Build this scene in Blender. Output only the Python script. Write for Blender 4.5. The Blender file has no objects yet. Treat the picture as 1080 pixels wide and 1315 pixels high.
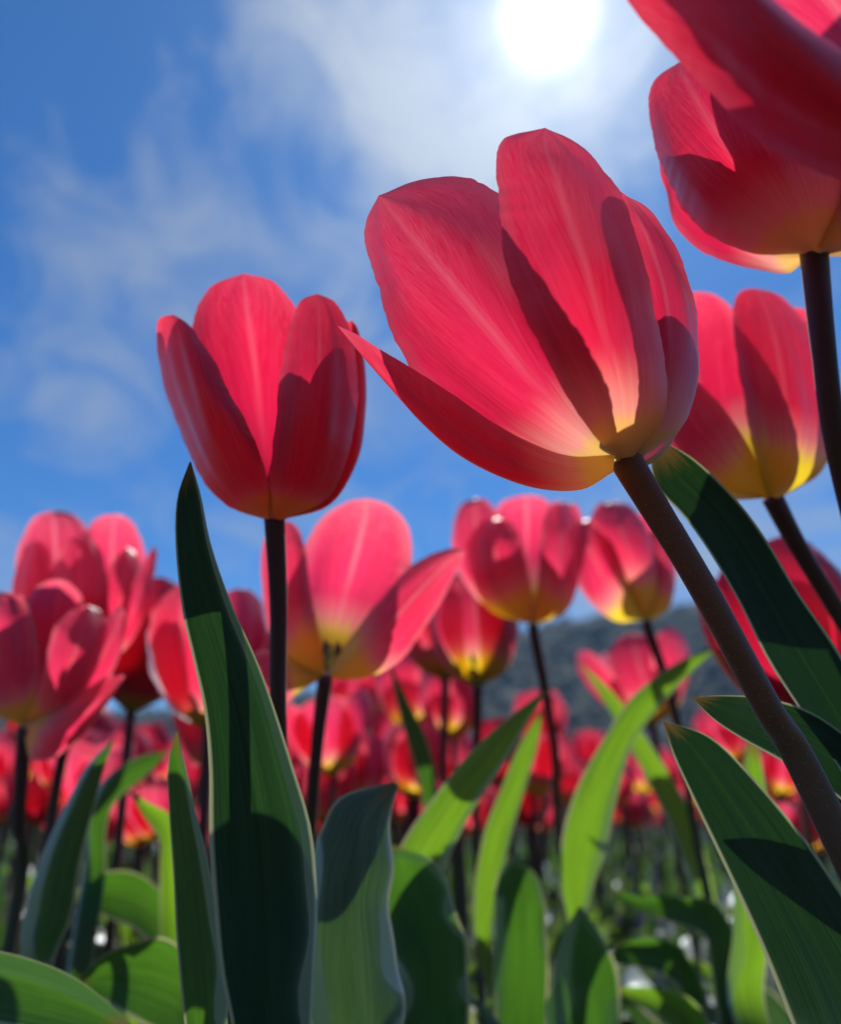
import bpy, math, random
import numpy as np
from mathutils import Vector, noise

# ------------------------------------------------------------------ camera
C = bpy.context.scene
FPX, CX, CY = 950.0, 540.0, 657.5           # focal length and centre in photo pixels
PITCH = math.radians(23.2)
H = 0.24                                    # camera height above the soil
cam_d = bpy.data.cameras.new('camera'); cam = bpy.data.objects.new('camera', cam_d)
C.collection.objects.link(cam); C.camera = cam
cam.location = (0, 0, H); cam.rotation_euler = (math.pi/2 + PITCH, 0, 0)
cam_d.sensor_fit = 'VERTICAL'; cam_d.sensor_height = 36.0; cam_d.lens = 36.0*FPX/1315.0
cam_d.clip_start = 0.005; cam_d.clip_end = 6000
cam_d.dof.use_dof = True; cam_d.dof.focus_distance = 0.172; cam_d.dof.aperture_fstop = 7.5
cam_d.dof.aperture_blades = 0

FW = np.array([0, math.cos(PITCH), math.sin(PITCH)]); UP = np.array([0, -math.sin(PITCH), math.cos(PITCH)])
RT = np.array([1.0, 0, 0]); CAM = np.array([0, 0, H])
def at(px, py, D):
    return CAM + FW*D + RT*((px-CX)/FPX*D) + UP*(-(py-CY)/FPX*D)

# ------------------------------------------------------------------ sun and sky
sd = FW + RT*((703-CX)/FPX) + UP*(-(18-CY)/FPX); sd /= np.linalg.norm(sd)   # direction to the sun
SUN_EL = math.asin(sd[2]); SUN_AZ = math.atan2(sd[0], sd[1])
sl = bpy.data.lights.new('sun', 'SUN'); so = bpy.data.objects.new('sun', sl); C.collection.objects.link(so)
sl.energy = 4.7; sl.angle = math.radians(0.6); sl.color = (1.0, 0.95, 0.86)
so.rotation_euler = Vector(tuple(sd)).to_track_quat('Z', 'Y').to_euler()

def N(nt, typ, **kw):
    n = nt.nodes.new(typ)
    for k, v in kw.items():
        if k == 'inp':
            for i, x in v.items():
                if hasattr(x, 'is_linked') or hasattr(x, 'links'): nt.links.new(x, n.inputs[i])
                else: n.inputs[i].default_value = x
        else: setattr(n, k, v)
    return n
def MATH(nt, op, a, b=0.0, c=None, clamp=False):
    d = {0: a, 1: b}
    if c is not None: d[2] = c
    return N(nt, 'ShaderNodeMath', operation=op, use_clamp=clamp, inp=d).outputs[0]
def RAMP(nt, x, lo, hi, a=0.0, b=1.0, smooth=True):
    n = N(nt, 'ShaderNodeMapRange', inp={0: x, 1: lo, 2: hi, 3: a, 4: b})
    n.interpolation_type = 'SMOOTHSTEP' if smooth else 'LINEAR'
    return n.outputs[0]
def MIX(nt, f, a, b, blend='MIX'):
    n = N(nt, 'ShaderNodeMix', data_type='RGBA', blend_type=blend)
    for i, x in ((0, f), (6, a), (7, b)):
        if hasattr(x, 'links'): nt.links.new(x, n.inputs[i])
        else: n.inputs[i].default_value = x if i == 0 else tuple(x)+(1,) if len(x) == 3 else x
    return n.outputs[2]

w = bpy.data.worlds.new('World'); C.world = w; w.use_nodes = True
nt = w.node_tree; nt.nodes.clear()
sky = N(nt, 'ShaderNodeTexSky', sky_type='NISHITA', sun_disc=False, sun_elevation=SUN_EL, sun_rotation=SUN_AZ,
        altitude=300, air_density=1.0, dust_density=0.25, ozone_density=4.0)
tc = N(nt, 'ShaderNodeTexCoord').outputs['Generated']
def dirdot(px, py):
    v = at(px, py, 1.0) - CAM; v /= np.linalg.norm(v)
    return N(nt, 'ShaderNodeVectorMath', operation='DOT_PRODUCT', inp={0: tc, 1: tuple(v)}).outputs['Value']
def blob(px, py, deg0, deg1, amp):
    return RAMP(nt, dirdot(px, py), math.cos(math.radians(deg1)), math.cos(math.radians(deg0)), 0.0, amp)
# cirrus: stretched, warped noise on the dome of the sky
mp = N(nt, 'ShaderNodeMapping', inp={0: tc, 2: (0.0, 0.55, 0.35), 3: (3.4, 1.6, 4.6)}).outputs[0]
n1 = N(nt, 'ShaderNodeTexNoise', inp={0: mp, 2: 1.9, 3: 12.0, 4: 0.62, 8: 0.9}).outputs[0]
mp2 = N(nt, 'ShaderNodeMapping', inp={0: tc, 2: (0.3, 0.9, 0.2), 3: (1.0, 2.0, 1.6)}).outputs[0]
n2 = N(nt, 'ShaderNodeTexNoise', inp={0: mp2, 2: 2.1, 3: 5.0, 4: 0.5, 8: 0.5}).outputs[0]
bias = blob(650, 60, 2, 17, 0.26)
for b in [(400, 20, 1, 9, 0.24), (560, 170, 1, 9, 0.16), (270, 330, 2, 16, 0.14), (120, 380, 2, 14, 0.07), (30, 150, 0, 5, 0.10),
          (650, 500, 5, 25, 0.03), (840, 760, 2, 12, 0.18), (200, 720, 3, 14, 0.08), (850, 200, 2, 12, .08), (80, 230, 1, 7, 0.03)]:
    bias = MATH(nt, 'ADD', bias, blob(*b))
for b in [(360, 160, 2, 8, -0.16), (100, 60, 2, 12, -0.22), (60, 520, 3, 14, -0.05), (940, 330, 2, 12, -0.10)]:
    bias = MATH(nt, 'ADD', bias, blob(*b))
dens = MATH(nt, 'ADD', MATH(nt, 'ADD', MATH(nt, 'MULTIPLY', n1, 1.25), MATH(nt, 'MULTIPLY', n2, 0.35)), bias)
cover = RAMP(nt, dens, 0.76, 1.30, 0.0, 1.0, False)
sdv = N(nt, 'ShaderNodeVectorMath', operation='DOT_PRODUCT', inp={0: tc, 1: tuple(sd)}).outputs['Value']
sdv = MATH(nt, 'MAXIMUM', sdv, 0.0)
glow = MATH(nt, 'MULTIPLY', MATH(nt, 'POWER', sdv, 22.0), 1.55)             # light scattered forward by thin cloud
core = MATH(nt, 'MULTIPLY', MATH(nt, 'POWER', sdv, 220.0), 3.0)
disc = MATH(nt, 'MULTIPLY', MATH(nt, 'POWER', sdv, 2000.0), 42.0)
cl_b = MATH(nt, 'ADD', 3.9, MATH(nt, 'MULTIPLY', glow, 2.0))
cloudc = N(nt, 'ShaderNodeVectorMath', operation='SCALE', inp={0: (0.86, 0.97, 1.10), 3: cl_b}).outputs[0]
skyc = MIX(nt, 1.0, sky.outputs[0], (0.26, 0.61, 0.95), 'MULTIPLY')
mixc = MIX(nt, MATH(nt, 'MULTIPLY', cover, 0.8), skyc, cloudc)
aure = MATH(nt, 'ADD', MATH(nt, 'ADD', core, disc), MATH(nt, 'MULTIPLY', glow, 0.5))
aurc = N(nt, 'ShaderNodeVectorMath', operation='SCALE', inp={0: (1.0, 0.985, 0.95), 3: aure}).outputs[0]
full = MIX(nt, 1.0, mixc, aurc, 'ADD')
bg = N(nt, 'ShaderNodeBackground', inp={0: full, 1: 0.122})
out = N(nt, 'ShaderNodeOutputWorld'); nt.links.new(bg.outputs[0], out.inputs[0])

C.view_settings.view_transform = 'Standard'; C.view_settings.look = 'None'
C.view_settings.exposure = 0.0; C.view_settings.gamma = 1.0; C.view_settings.use_curve_mapping = False
C.render.engine = 'CYCLES'; cy = C.cycles
cy.use_denoising = True; cy.max_bounces = 12; cy.diffuse_bounces = 5; cy.transmission_bounces = 8
cy.volume_bounces = 1; cy.sample_clamp_indirect = 8.0; cy.caustics_reflective = False

# ------------------------------------------------------------------ materials
def newmat(name):
    m = bpy.data.materials.new(name); m.use_nodes = True; m.node_tree.nodes.clear()
    return m, m.node_tree
def finish(nt, sh):
    o = N(nt, 'ShaderNodeOutputMaterial'); nt.links.new(sh, o.inputs[0])

def petal_mat(name, yellow=0.24, yel_t=(0.95, 0.62, 0.03), pale=0.5, trans=0.62, palew=1.5, dk=(1, 1, 1)):
    """thin tissue: reflects a paler pink, lets deep red through; yellow blotch at the foot"""
    m, nt = newmat(name)
    uv = N(nt, 'ShaderNodeUVMap', uv_map='UVMap').outputs[0]
    s = N(nt, 'ShaderNodeSeparateXYZ', inp={0: uv}); u, v = s.outputs[0], s.outputs[1]
    rnd = N(nt, 'ShaderNodeObjectInfo').outputs['Random']
    off = N(nt, 'ShaderNodeCombineXYZ', inp={0: MATH(nt, 'MULTIPLY', rnd, 37.0), 1: 0.0, 2: MATH(nt, 'MULTIPLY', rnd, 11.0)}).outputs[0]
    uo = N(nt, 'ShaderNodeVectorMath', operation='ADD', inp={0: uv, 1: off}).outputs[0]
    ax = MATH(nt, 'ABSOLUTE', MATH(nt, 'SUBTRACT', u, 0.5))
    q = MATH(nt, 'SUBTRACT', ax, MATH(nt, 'MULTIPLY', MATH(nt, 'MULTIPLY', v, v), 0.42))     # veins fan out to the margin
    sgn = MATH(nt, 'MULTIPLY', MATH(nt, 'SIGN', MATH(nt, 'SUBTRACT', u, 0.5)), 3.0)
    vc = N(nt, 'ShaderNodeVectorMath', operation='ADD', inp={0: N(nt, 'ShaderNodeCombineXYZ', inp={0: q, 1: v, 2: sgn}).outputs[0], 1: off}).outputs[0]
    f1 = N(nt, 'ShaderNodeTexNoise', inp={0: N(nt, 'ShaderNodeMapping', inp={0: vc, 3: (70, 2.2, 1)}).outputs[0], 2: 1.0, 3: 5.0, 4: 0.6}).outputs[0]
    f2 = N(nt, 'ShaderNodeTexNoise', inp={0: N(nt, 'ShaderNodeMapping', inp={0: vc, 3: (230, 16, 1)}).outputs[0], 2: 1.0, 3: 3.0, 4: 0.6}).outputs[0]
    f3 = N(nt, 'ShaderNodeTexNoise', inp={0: N(nt, 'ShaderNodeMapping', inp={0: uo, 3: (3.0, 2.2, 1)}).outputs[0], 2: 1.0, 3: 3.0}).outputs[0]
    rib = RAMP(nt, ax, 0.0, 0.035, 1.0, 0.0)
    rib2 = MATH(nt, 'MULTIPLY', RAMP(nt, MATH(nt, 'ABSOLUTE', MATH(nt, 'SUBTRACT', ax, 0.028)), 0.0, 0.012, 1.0, 0.0), 0.6)
    ribm = MATH(nt, 'MULTIPLY', MATH(nt, 'MAXIMUM', rib, rib2), RAMP(nt, v, 0.1, 0.5))
    fib = RAMP(nt, f1, 0.38, 0.68); fin = RAMP(nt, f2, 0.35, 0.7)
    tr = MIX(nt, fib, (0.80, 0.006, 0.058), (0.93, 0.028, 0.098))
    tr = MIX(nt, MATH(nt, 'MULTIPLY', fin, MATH(nt, 'ADD', 0.10, MATH(nt, 'MULTIPLY', RAMP(nt, v, .35, .95), 0.7))), tr, (1.0, 0.20, 0.25))
    tr = MIX(nt, MATH(nt, 'MULTIPLY', RAMP(nt, f3, 0.35, 0.7), 0.45), tr, (0.97, 0.03, 0.13))
    tr = MIX(nt, MATH(nt, 'MULTIPLY', ribm, 0.55), tr, (1.0, 0.20, 0.25))
    edge = MATH(nt, 'MAXIMUM', RAMP(nt, ax, 0.36, 0.5), RAMP(nt, v, 0.78, 1.0))
    tr = MIX(nt, MATH(nt, 'MULTIPLY', edge, 0.5), tr, (1.0, 0.17, 0.22))
    df = MIX(nt, fib, (0.60, 0.050, 0.160), (0.74, 0.12, 0.26))
    df = MIX(nt, MATH(nt, 'MULTIPLY', edge, 0.5), df, (0.72, 0.18, 0.28))
    df = MIX(nt, MATH(nt, 'MULTIPLY', fin, 0.32), df, (0.85, 0.36, 0.46))
    tr = MIX(nt, 1.0, tr, dk, 'MULTIPLY'); df = MIX(nt, 1.0, df, dk, 'MULTIPLY')
    # foot of the petal
    vy = MATH(nt, 'ADD', v, MATH(nt, 'MULTIPLY', MATH(nt, 'SUBTRACT', f1, 0.5), 0.16))
    vy = MATH(nt, 'ADD', vy, MATH(nt, 'MULTIPLY', MATH(nt, 'MULTIPLY', ax, ax), -0.10))
    pm = RAMP(nt, vy, yellow*0.8, yellow*palew, 1.0, 0.0)
    ym = RAMP(nt, vy, yellow*0.65, yellow*1.05, 1.0, 0.0)
    tr = MIX(nt, MATH(nt, 'MULTIPLY', pm, pale), tr, (1.0, 0.42, 0.34))
    tr = MIX(nt, ym, tr, yel_t)
    df = MIX(nt, MATH(nt, 'MULTIPLY', pm, pale), df, (0.92, 0.62, 0.56))
    df = MIX(nt, MATH(nt, 'MULTIPLY', ym, 0.8), df, (0.90, 0.70, 0.22))
    bmp = N(nt, 'ShaderNodeBump', inp={0: 0.6, 1: 0.0006, 2: MATH(nt, 'ADD', MATH(nt, 'MULTIPLY', f1, 1.0), MATH(nt, 'ADD', MATH(nt, 'MULTIPLY', f3, 1.5), MATH(nt, 'MULTIPLY', f2, 0.5)))}).outputs[0]
    d = N(nt, 'ShaderNodeBsdfDiffuse', inp={0: df, 2: bmp}).outputs[0]
    t = N(nt, 'ShaderNodeBsdfTranslucent', inp={0: tr, 1: bmp}).outputs[0]
    g = N(nt, 'ShaderNodeBsdfGlossy', inp={0: (1, 0.96, 0.97, 1), 1: 0.42, 4: bmp}) 
    fr = N(nt, 'ShaderNodeFresnel', inp={0: 1.38}).outputs[0]
    a = N(nt, 'ShaderNodeMixShader', inp={0: trans, 1: d, 2: t}).outputs[0]
    b = N(nt, 'ShaderNodeMixShader', inp={0: MATH(nt, 'MULTIPLY', fr, 0.7), 1: a, 2: g.outputs[0]}).outputs[0]
    finish(nt, b); return m

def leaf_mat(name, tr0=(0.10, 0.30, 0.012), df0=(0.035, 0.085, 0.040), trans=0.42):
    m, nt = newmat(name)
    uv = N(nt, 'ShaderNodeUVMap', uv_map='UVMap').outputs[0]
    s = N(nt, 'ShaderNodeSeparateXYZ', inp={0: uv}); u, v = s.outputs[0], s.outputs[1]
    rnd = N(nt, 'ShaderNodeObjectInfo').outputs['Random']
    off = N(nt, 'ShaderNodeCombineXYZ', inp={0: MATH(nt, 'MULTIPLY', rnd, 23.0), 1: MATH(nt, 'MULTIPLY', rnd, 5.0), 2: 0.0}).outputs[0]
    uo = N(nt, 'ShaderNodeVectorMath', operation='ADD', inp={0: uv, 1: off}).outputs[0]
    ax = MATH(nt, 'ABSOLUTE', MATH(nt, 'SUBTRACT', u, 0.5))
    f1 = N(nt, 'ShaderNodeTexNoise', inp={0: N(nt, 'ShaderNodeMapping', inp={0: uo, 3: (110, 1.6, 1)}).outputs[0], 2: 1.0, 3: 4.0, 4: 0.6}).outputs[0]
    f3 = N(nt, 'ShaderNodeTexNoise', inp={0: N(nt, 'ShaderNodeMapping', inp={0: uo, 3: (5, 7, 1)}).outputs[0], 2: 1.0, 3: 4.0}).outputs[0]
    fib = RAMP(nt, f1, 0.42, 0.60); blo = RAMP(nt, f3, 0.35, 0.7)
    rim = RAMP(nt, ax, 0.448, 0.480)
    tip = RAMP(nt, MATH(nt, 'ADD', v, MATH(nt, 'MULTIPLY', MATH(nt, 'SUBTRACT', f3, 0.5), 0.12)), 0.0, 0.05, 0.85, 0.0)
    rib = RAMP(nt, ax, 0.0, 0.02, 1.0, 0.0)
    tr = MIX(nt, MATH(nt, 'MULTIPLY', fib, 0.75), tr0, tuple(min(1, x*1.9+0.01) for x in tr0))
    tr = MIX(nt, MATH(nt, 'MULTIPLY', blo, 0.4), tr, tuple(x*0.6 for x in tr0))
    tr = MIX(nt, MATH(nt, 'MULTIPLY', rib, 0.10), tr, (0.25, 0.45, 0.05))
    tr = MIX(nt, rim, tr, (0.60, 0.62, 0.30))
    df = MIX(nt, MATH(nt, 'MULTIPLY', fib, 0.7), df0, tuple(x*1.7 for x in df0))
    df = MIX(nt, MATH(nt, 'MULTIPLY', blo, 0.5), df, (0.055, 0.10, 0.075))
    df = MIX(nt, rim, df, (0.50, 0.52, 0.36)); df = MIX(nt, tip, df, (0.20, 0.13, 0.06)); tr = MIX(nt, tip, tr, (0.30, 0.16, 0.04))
    bmp = N(nt, 'ShaderNodeBump', inp={0: 0.7, 1: 0.0005, 2: f1}).outputs[0]
    d = N(nt, 'ShaderNodeBsdfDiffuse', inp={0: df, 2: bmp}).outputs[0]
    t = N(nt, 'ShaderNodeBsdfTranslucent', inp={0: tr, 1: bmp}).outputs[0]
    g = N(nt, 'ShaderNodeBsdfGlossy', inp={0: (0.9, 0.96, 1, 1), 1: MATH(nt, 'ADD', 0.54, MATH(nt, 'MULTIPLY', blo, 0.15)), 4: bmp}).outputs[0]
    fr = N(nt, 'ShaderNodeFresnel', inp={0: 1.42}).outputs[0]
    a = N(nt, 'ShaderNodeMixShader', inp={0: trans, 1: d, 2: t}).outputs[0]
    b = N(nt, 'ShaderNodeMixShader', inp={0: MATH(nt, 'MULTIPLY', fr, 0.36), 1: a, 2: g}).outputs[0]
    finish(nt, b); return m

def stem_mat(name, c1, c2, sheen=0.3):
    m, nt = newmat(name)
    uv = N(nt, 'ShaderNodeUVMap', uv_map='UVMap').outputs[0]
    v = N(nt, 'ShaderNodeSeparateXYZ', inp={0: uv}).outputs[1]
    f1 = N(nt, 'ShaderNodeTexNoise', inp={0: N(nt, 'ShaderNodeMapping', inp={0: uv, 3: (30, 6, 1)}).outputs[0], 2: 1.0, 3: 4.0}).outputs[0]
    f2 = N(nt, 'ShaderNodeTexNoise', inp={0: N(nt, 'ShaderNodeMapping', inp={0: uv, 3: (90, 220, 1)}).outputs[0], 2: 1.0, 3: 2.0}).outputs[0]
    c = MIX(nt, RAMP(nt, MATH(nt, 'ADD', v, MATH(nt, 'MULTIPLY', f1, 0.3)), 0.2, 1.0), c1, c2)
    c = MIX(nt, MATH(nt, 'MULTIPLY', RAMP(nt, f2, 0.5, 0.75), 0.4), c, tuple(min(1, x*2.4+.01) for x in c2))
    bmp = N(nt, 'ShaderNodeBump', inp={0: 0.5, 1: 0.0002, 2: f2}).outputs[0]
    p = N(nt, 'ShaderNodeBsdfPrincipled')
    nt.links.new(c, p.inputs['Base Color']); p.inputs['Roughness'].default_value = 0.55
    p.inputs['Sheen Weight'].default_value = sheen; p.inputs['Sheen Roughness'].default_value = 0.35
    p.inputs['Specular IOR Level'].default_value = 0.35
    nt.links.new(bmp, p.inputs['Normal'])
    finish(nt, p.outputs[0]); return m

def plain(name, col, rough=0.7, scale=40, var=0.4):
    m, nt = newmat(name)
    o = N(nt, 'ShaderNodeTexCoord').outputs['Object']
    f = N(nt, 'ShaderNodeTexNoise', inp={0: o, 2: scale, 3: 6.0}).outputs[0]
    c = MIX(nt, RAMP(nt, f, 0.3, 0.7), tuple(x*(1-var) for x in col), tuple(min(1, x*(1+var)) for x in col))
    p = N(nt, 'ShaderNodeBsdfPrincipled'); nt.links.new(c, p.inputs['Base Color']); p.inputs['Roughness'].default_value = rough
    finish(nt, p.outputs[0]); return m

M_HERO = petal_mat('petal_rose', yellow=0.13, yel_t=(0.95, 0.55, 0.14), pale=0.85, trans=0.74, palew=2.2, dk=(.88, .72, .84))
M_DEEP = petal_mat('petal_crimson', yellow=0.10, yel_t=(0.80, 0.30, 0.04), pale=0.3, trans=0.76, dk=(.90, .62, .74))
M_YEL = petal_mat('petal_coral', yellow=0.19, yel_t=(1.0, 0.72, 0.03), pale=0.7, trans=0.80, dk=(1.05, 1.6, 1.4))
M_RED = petal_mat('petal_red', yellow=0.21, yel_t=(1.0, 0.78, 0.02), pale=0.6, trans=0.80, dk=(.96, .75, .85))
M_CORAL = petal_mat('petal_light_coral', yellow=0.11, yel_t=(1.0, 0.70, 0.05), pale=0.7, trans=0.80, palew=1.8, dk=(1.05, 1.7, 1.45))
M_LEAF = leaf_mat('leaf_green', tr0=(0.085, 0.25, 0.012), df0=(0.045, 0.095, 0.058))
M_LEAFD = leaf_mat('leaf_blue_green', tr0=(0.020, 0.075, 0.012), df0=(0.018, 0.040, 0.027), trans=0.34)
M_LEAFG = leaf_mat('leaf_waxy_lit', tr0=(0.07, 0.17, 0.03), df0=(0.13, 0.17, 0.125), trans=0.3)  # waxy grey, paled to imitate light on the folded leaf
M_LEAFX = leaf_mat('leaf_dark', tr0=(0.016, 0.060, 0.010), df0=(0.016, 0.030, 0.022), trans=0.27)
M_LEAFL = leaf_mat('leaf_light_green', tr0=(0.22, 0.46, 0.015), df0=(0.08, 0.16, 0.06), trans=0.5)
M_STEM = stem_mat('stem_purple', (0.070, 0.085, 0.040), (0.085, 0.024, 0.032))
M_STEMG = stem_mat('stem_green', (0.07, 0.12, 0.04), (0.06, 0.07, 0.035), 0.15)
M_STEMB = stem_mat('stem_brown', (0.14, 0.085, 0.050), (0.20, 0.045, 0.032), 0.6)
M_PIST = plain('pistil_green', (0.35, 0.42, 0.12), 0.5, 300)
M_ANTH = plain('anther_dark', (0.05, 0.02, 0.04), 0.8, 500)

# ------------------------------------------------------------------ mesh helpers
def spline(P, m):
    """Catmull-Rom through the rows of P, m samples"""
    P = np.asarray(P, float); n = len(P)
    Q = np.vstack([2*P[0]-P[1], P, 2*P[-1]-P[-2]])
    x = np.linspace(0, n-1, m); i = np.minimum(x.astype(int), n-2); f = (x-i)[:, None]
    a, b, c, d = Q[i], Q[i+1], Q[i+2], Q[i+3]
    return 0.5*((2*b) + (c-a)*f + (2*a-5*b+4*c-d)*f**2 + (-a+3*b-3*c+d)*f**3)

def sheet(L, M, R, nt_=30, ns=15, ruffle=0.0, seed=0, nick=0.0, ripple=0.0):
    """a curved sheet through a left edge, a middle line and a right edge"""
    l, m, r = spline(L, nt_), spline(M, nt_), spline(R, nt_)
    s = np.linspace(-1, 1, ns); s = np.sign(s)*np.abs(s)**0.85
    S = s[None, :, None]
    if nick:
        o_ = seed*3.7+.3; k_ = np.array([noise.noise((i/(nt_-1)*38+o_, 1.3, 0))+.6*noise.noise((i/(nt_-1)*90+o_, 5.3, 0)) for i in range(nt_)])[:, None]*nick
        k2 = np.array([noise.noise((i/(nt_-1)*38+o_, 8.3, 0))+.6*noise.noise((i/(nt_-1)*90+o_, 3.3, 0)) for i in range(nt_)])[:, None]*nick
        wv_ = (r-l); l, r = l+wv_*k_, r+wv_*k2
    P = m[:, None]*(1-S**2) + (r-l)[:, None]*0.5*S + ((l+r)*0.5)[:, None]*S**2
    du = np.gradient(P, axis=1); dv = np.gradient(P, axis=0)
    nn = np.cross(du, dv); nn /= np.linalg.norm(nn, axis=2, keepdims=True)+1e-12
    wid = np.linalg.norm(r-l, axis=1)[:, None]
    rng = random.Random(seed); o = rng.random()*50
    if ruffle or ripple:
        D = np.zeros(P.shape[:2])
        for i in range(nt_):
            for j in range(ns):
                t = i/(nt_-1); e = abs(s[j])
                w1 = noise.noise((o+t*5.5, (3 if s[j] > 0 else 9)+o, 0)) + 0.5*noise.noise((o+t*13, (3 if s[j] > 0 else 9)-o, 2))
                D[i, j] = ruffle*e**3*w1*min(1, t*3) + ripple*noise.noise((s[j]*2.6+o, t*3.0, o))*min(1, t*3)
        P = P + nn*(D*wid)[:, :, None]
    V = P.reshape(-1, 3); F = []; UV = []
    for i in range(nt_-1):
        for j in range(ns-1):
            q = [(i, j), (i, j+1), (i+1, j+1), (i+1, j)]
            F.append([a*ns+b for a, b in q]); UV += [((s[b]+1)/2, a/(nt_-1)) for a, b in q]
    return V, F, UV

def tube(P, rad, nseg=14, m=30, seed=0):
    P = spline(P, m); rad = np.interp(np.linspace(0, 1, m), np.linspace(0, 1, len(rad)), rad)
    T = np.gradient(P, axis=0); T /= np.linalg.norm(T, axis=1)[:, None]
    a = np.array([0.9, 0.1, 0.05]); V = []; F = []; UV = []
    for i in range(m):
        x = a-T[i]*np.dot(a, T[i]); x /= np.linalg.norm(x); y = np.cross(T[i], x); a = x
        for k in range(nseg):
            th = 2*math.pi*k/nseg; rr = rad[i]*(1+0.04*math.sin(3*th+i*0.15+seed))
            V.append(P[i]+rr*(x*math.cos(th)+y*math.sin(th)))
    for i in range(m-1):
        for k in range(nseg):
            k2 = (k+1) % nseg
            F.append([i*nseg+k, i*nseg+k2, (i+1)*nseg+k2, (i+1)*nseg+k])
            UV += [(k/nseg, i/(m-1)), ((k+1)/nseg, i/(m-1)), ((k+1)/nseg, (i+1)/(m-1)), (k/nseg, (i+1)/(m-1))]
    F.append(list(range(nseg))[::-1]); UV += [(0.5, 0)]*nseg
    F.append([(m-1)*nseg+k for k in range(nseg)]); UV += [(0.5, 1)]*nseg
    return np.array(V), F, UV

def join(parts):
    V = []; F = []; UV = []; MI = []; n = 0
    for (v, f, uv), mi in parts:
        V.append(v); F += [[a+n for a in q] for q in f]; UV += uv; MI += [mi]*len(f); n += len(v)
    return np.vstack(V), F, UV, MI

def mk(name, geo, mats, parent=None, loc=(0, 0, 0)):
    V, F, UV = geo[:3]; V = np.asarray(V)-np.asarray(loc)
    me = bpy.data.meshes.new(name); me.from_pydata(V.tolist(), [], F)
    ul = me.uv_layers.new(name='UVMap'); ul.data.foreach_set('uv', np.array(UV, dtype=np.float32).ravel())
    me.polygons.foreach_set('use_smooth', [True]*len(F))
    for m in (mats if isinstance(mats, (list, tuple)) else [mats]): me.materials.append(m)
    if len(geo) > 3: me.polygons.foreach_set('material_index', geo[3])
    o = bpy.data.objects.new(name, me); C.collection.objects.link(o)
    if parent: o.parent = parent
    else: o.location = loc
    return o

def tag(o, label=None, cat=None, group=None, kind=None):
    for k, x in (('label', label), ('category', cat), ('group', group), ('kind', kind)):
        if x: o[k] = x
    return o
def plant(label, x, y, group='tulips in the foreground', cat='tulip', name='tulip_plant'):
    e = bpy.data.objects.new(name, None); C.collection.objects.link(e); e.location = (x, y, 0); e.empty_display_size = 0.02
    return tag(e, label, cat, group)
def part(pl, name, geo, mat): return mk(name, geo, mat, pl, loc=tuple(pl.location))

# --- flowers --------------------------------------------------------------
def pp(pl, D, L, R, bulge, mat, seed=0, zL=0.0, ruffle=.04):
    """petal from its two edges, bulging by so many units towards (+) or away from (-) the viewer"""
    pr = [0, .62, 1, .95, .7, .42, .2, 0]
    M = [((a[0]+b[0])/2, (a[1]+b[1])/2, (a[2]+b[2])/2+bulge*q) for a, b, q in zip(L, R, pr)]; M[-1] = L[-1]
    return petal_px(pl, D, L, M, R, mat, False, seed, ruffle, .03)
def E(pts, z=0):
    """edge line from (x, y) pairs, all leaning z units towards the viewer at mid height"""
    pr = [0, .6, 1, 1, .85, .75, .7, .7]
    return [(x, y, z*q) for (x, y), q in zip(pts, pr)]
TILT = 0.0
def petal_px(pl, D, L, M, R, mat, hi=False, seed=0, ruffle=0.03, ripple=0.02):
    """petal from three lines base>tip; x, y in photo pixels, z in the same unit towards the viewer, at distance D"""
    cv = lambda Q: [at(x, y, D - (z - TILT*(L[0][1]-y))*D/FPX) for x, y, z in Q]
    g = sheet(cv(L), cv(M), cv(R), 90 if hi else 36, 31 if hi else 17, ruffle, seed, nick=.012, ripple=ripple*1.8)
    return part(pl, 'petal', g, mat)

TS = [0, .2, .4, .6, .78, .9, .97, 1.0]
WS = [.05, .19, .31, .355, .32, .22, .12, 0]
def petal_param(base, axis, size, az, op, rnd, nt_=24, ns=11, wide=1.0, ruffle=0.05, rfac=1.0):
    axis = np.array(axis, float); axis /= np.linalg.norm(axis)
    x = np.cross([0.1, 0.99, 0.05], axis); x /= np.linalg.norm(x); y = np.cross(axis, x)
    rd = x*math.cos(az)+y*math.sin(az); tg = np.cross(axis, rd)
    rs = [.03, .25+.03*op, .37+.10*op, .39+.24*op, .34+.40*op, .28+.52*op, .24+.58*op, .22+.62*op]
    zs = [0, .13-.02*op, .36-.04*op, .60-.10*op, .80-.16*op, .92-.20*op, .985-.23*op, 1.02-.24*op]
    L = []; M = []; R = []
    for r, z, wd in zip(rs, zs, WS):
        r *= rfac; wd *= wide
        ctr = base+size*(axis*z+rd*r); rho = max(r, .26)*1.0
        a = min(wd/rho, 1.35)
        lat = rho*math.sin(a)*1.04; inn = rho*(1-math.cos(a))
        L.append(ctr+size*(-tg*lat-rd*inn)); R.append(ctr+size*(tg*lat-rd*inn)); M.append(ctr)
    return sheet(L, M, R, nt_, ns, ruffle, rnd.randint(0, 9999), ripple=0.03)
def ovary(base, axis, size):
    axis = np.array(axis, float); axis /= np.linalg.norm(axis)
    return tube([base-axis*size*.01, base+axis*size*.15, base+axis*size*.30, base+axis*size*.34], [size*.035, size*.045, size*.035, size*.055], 8, 10)
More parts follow.
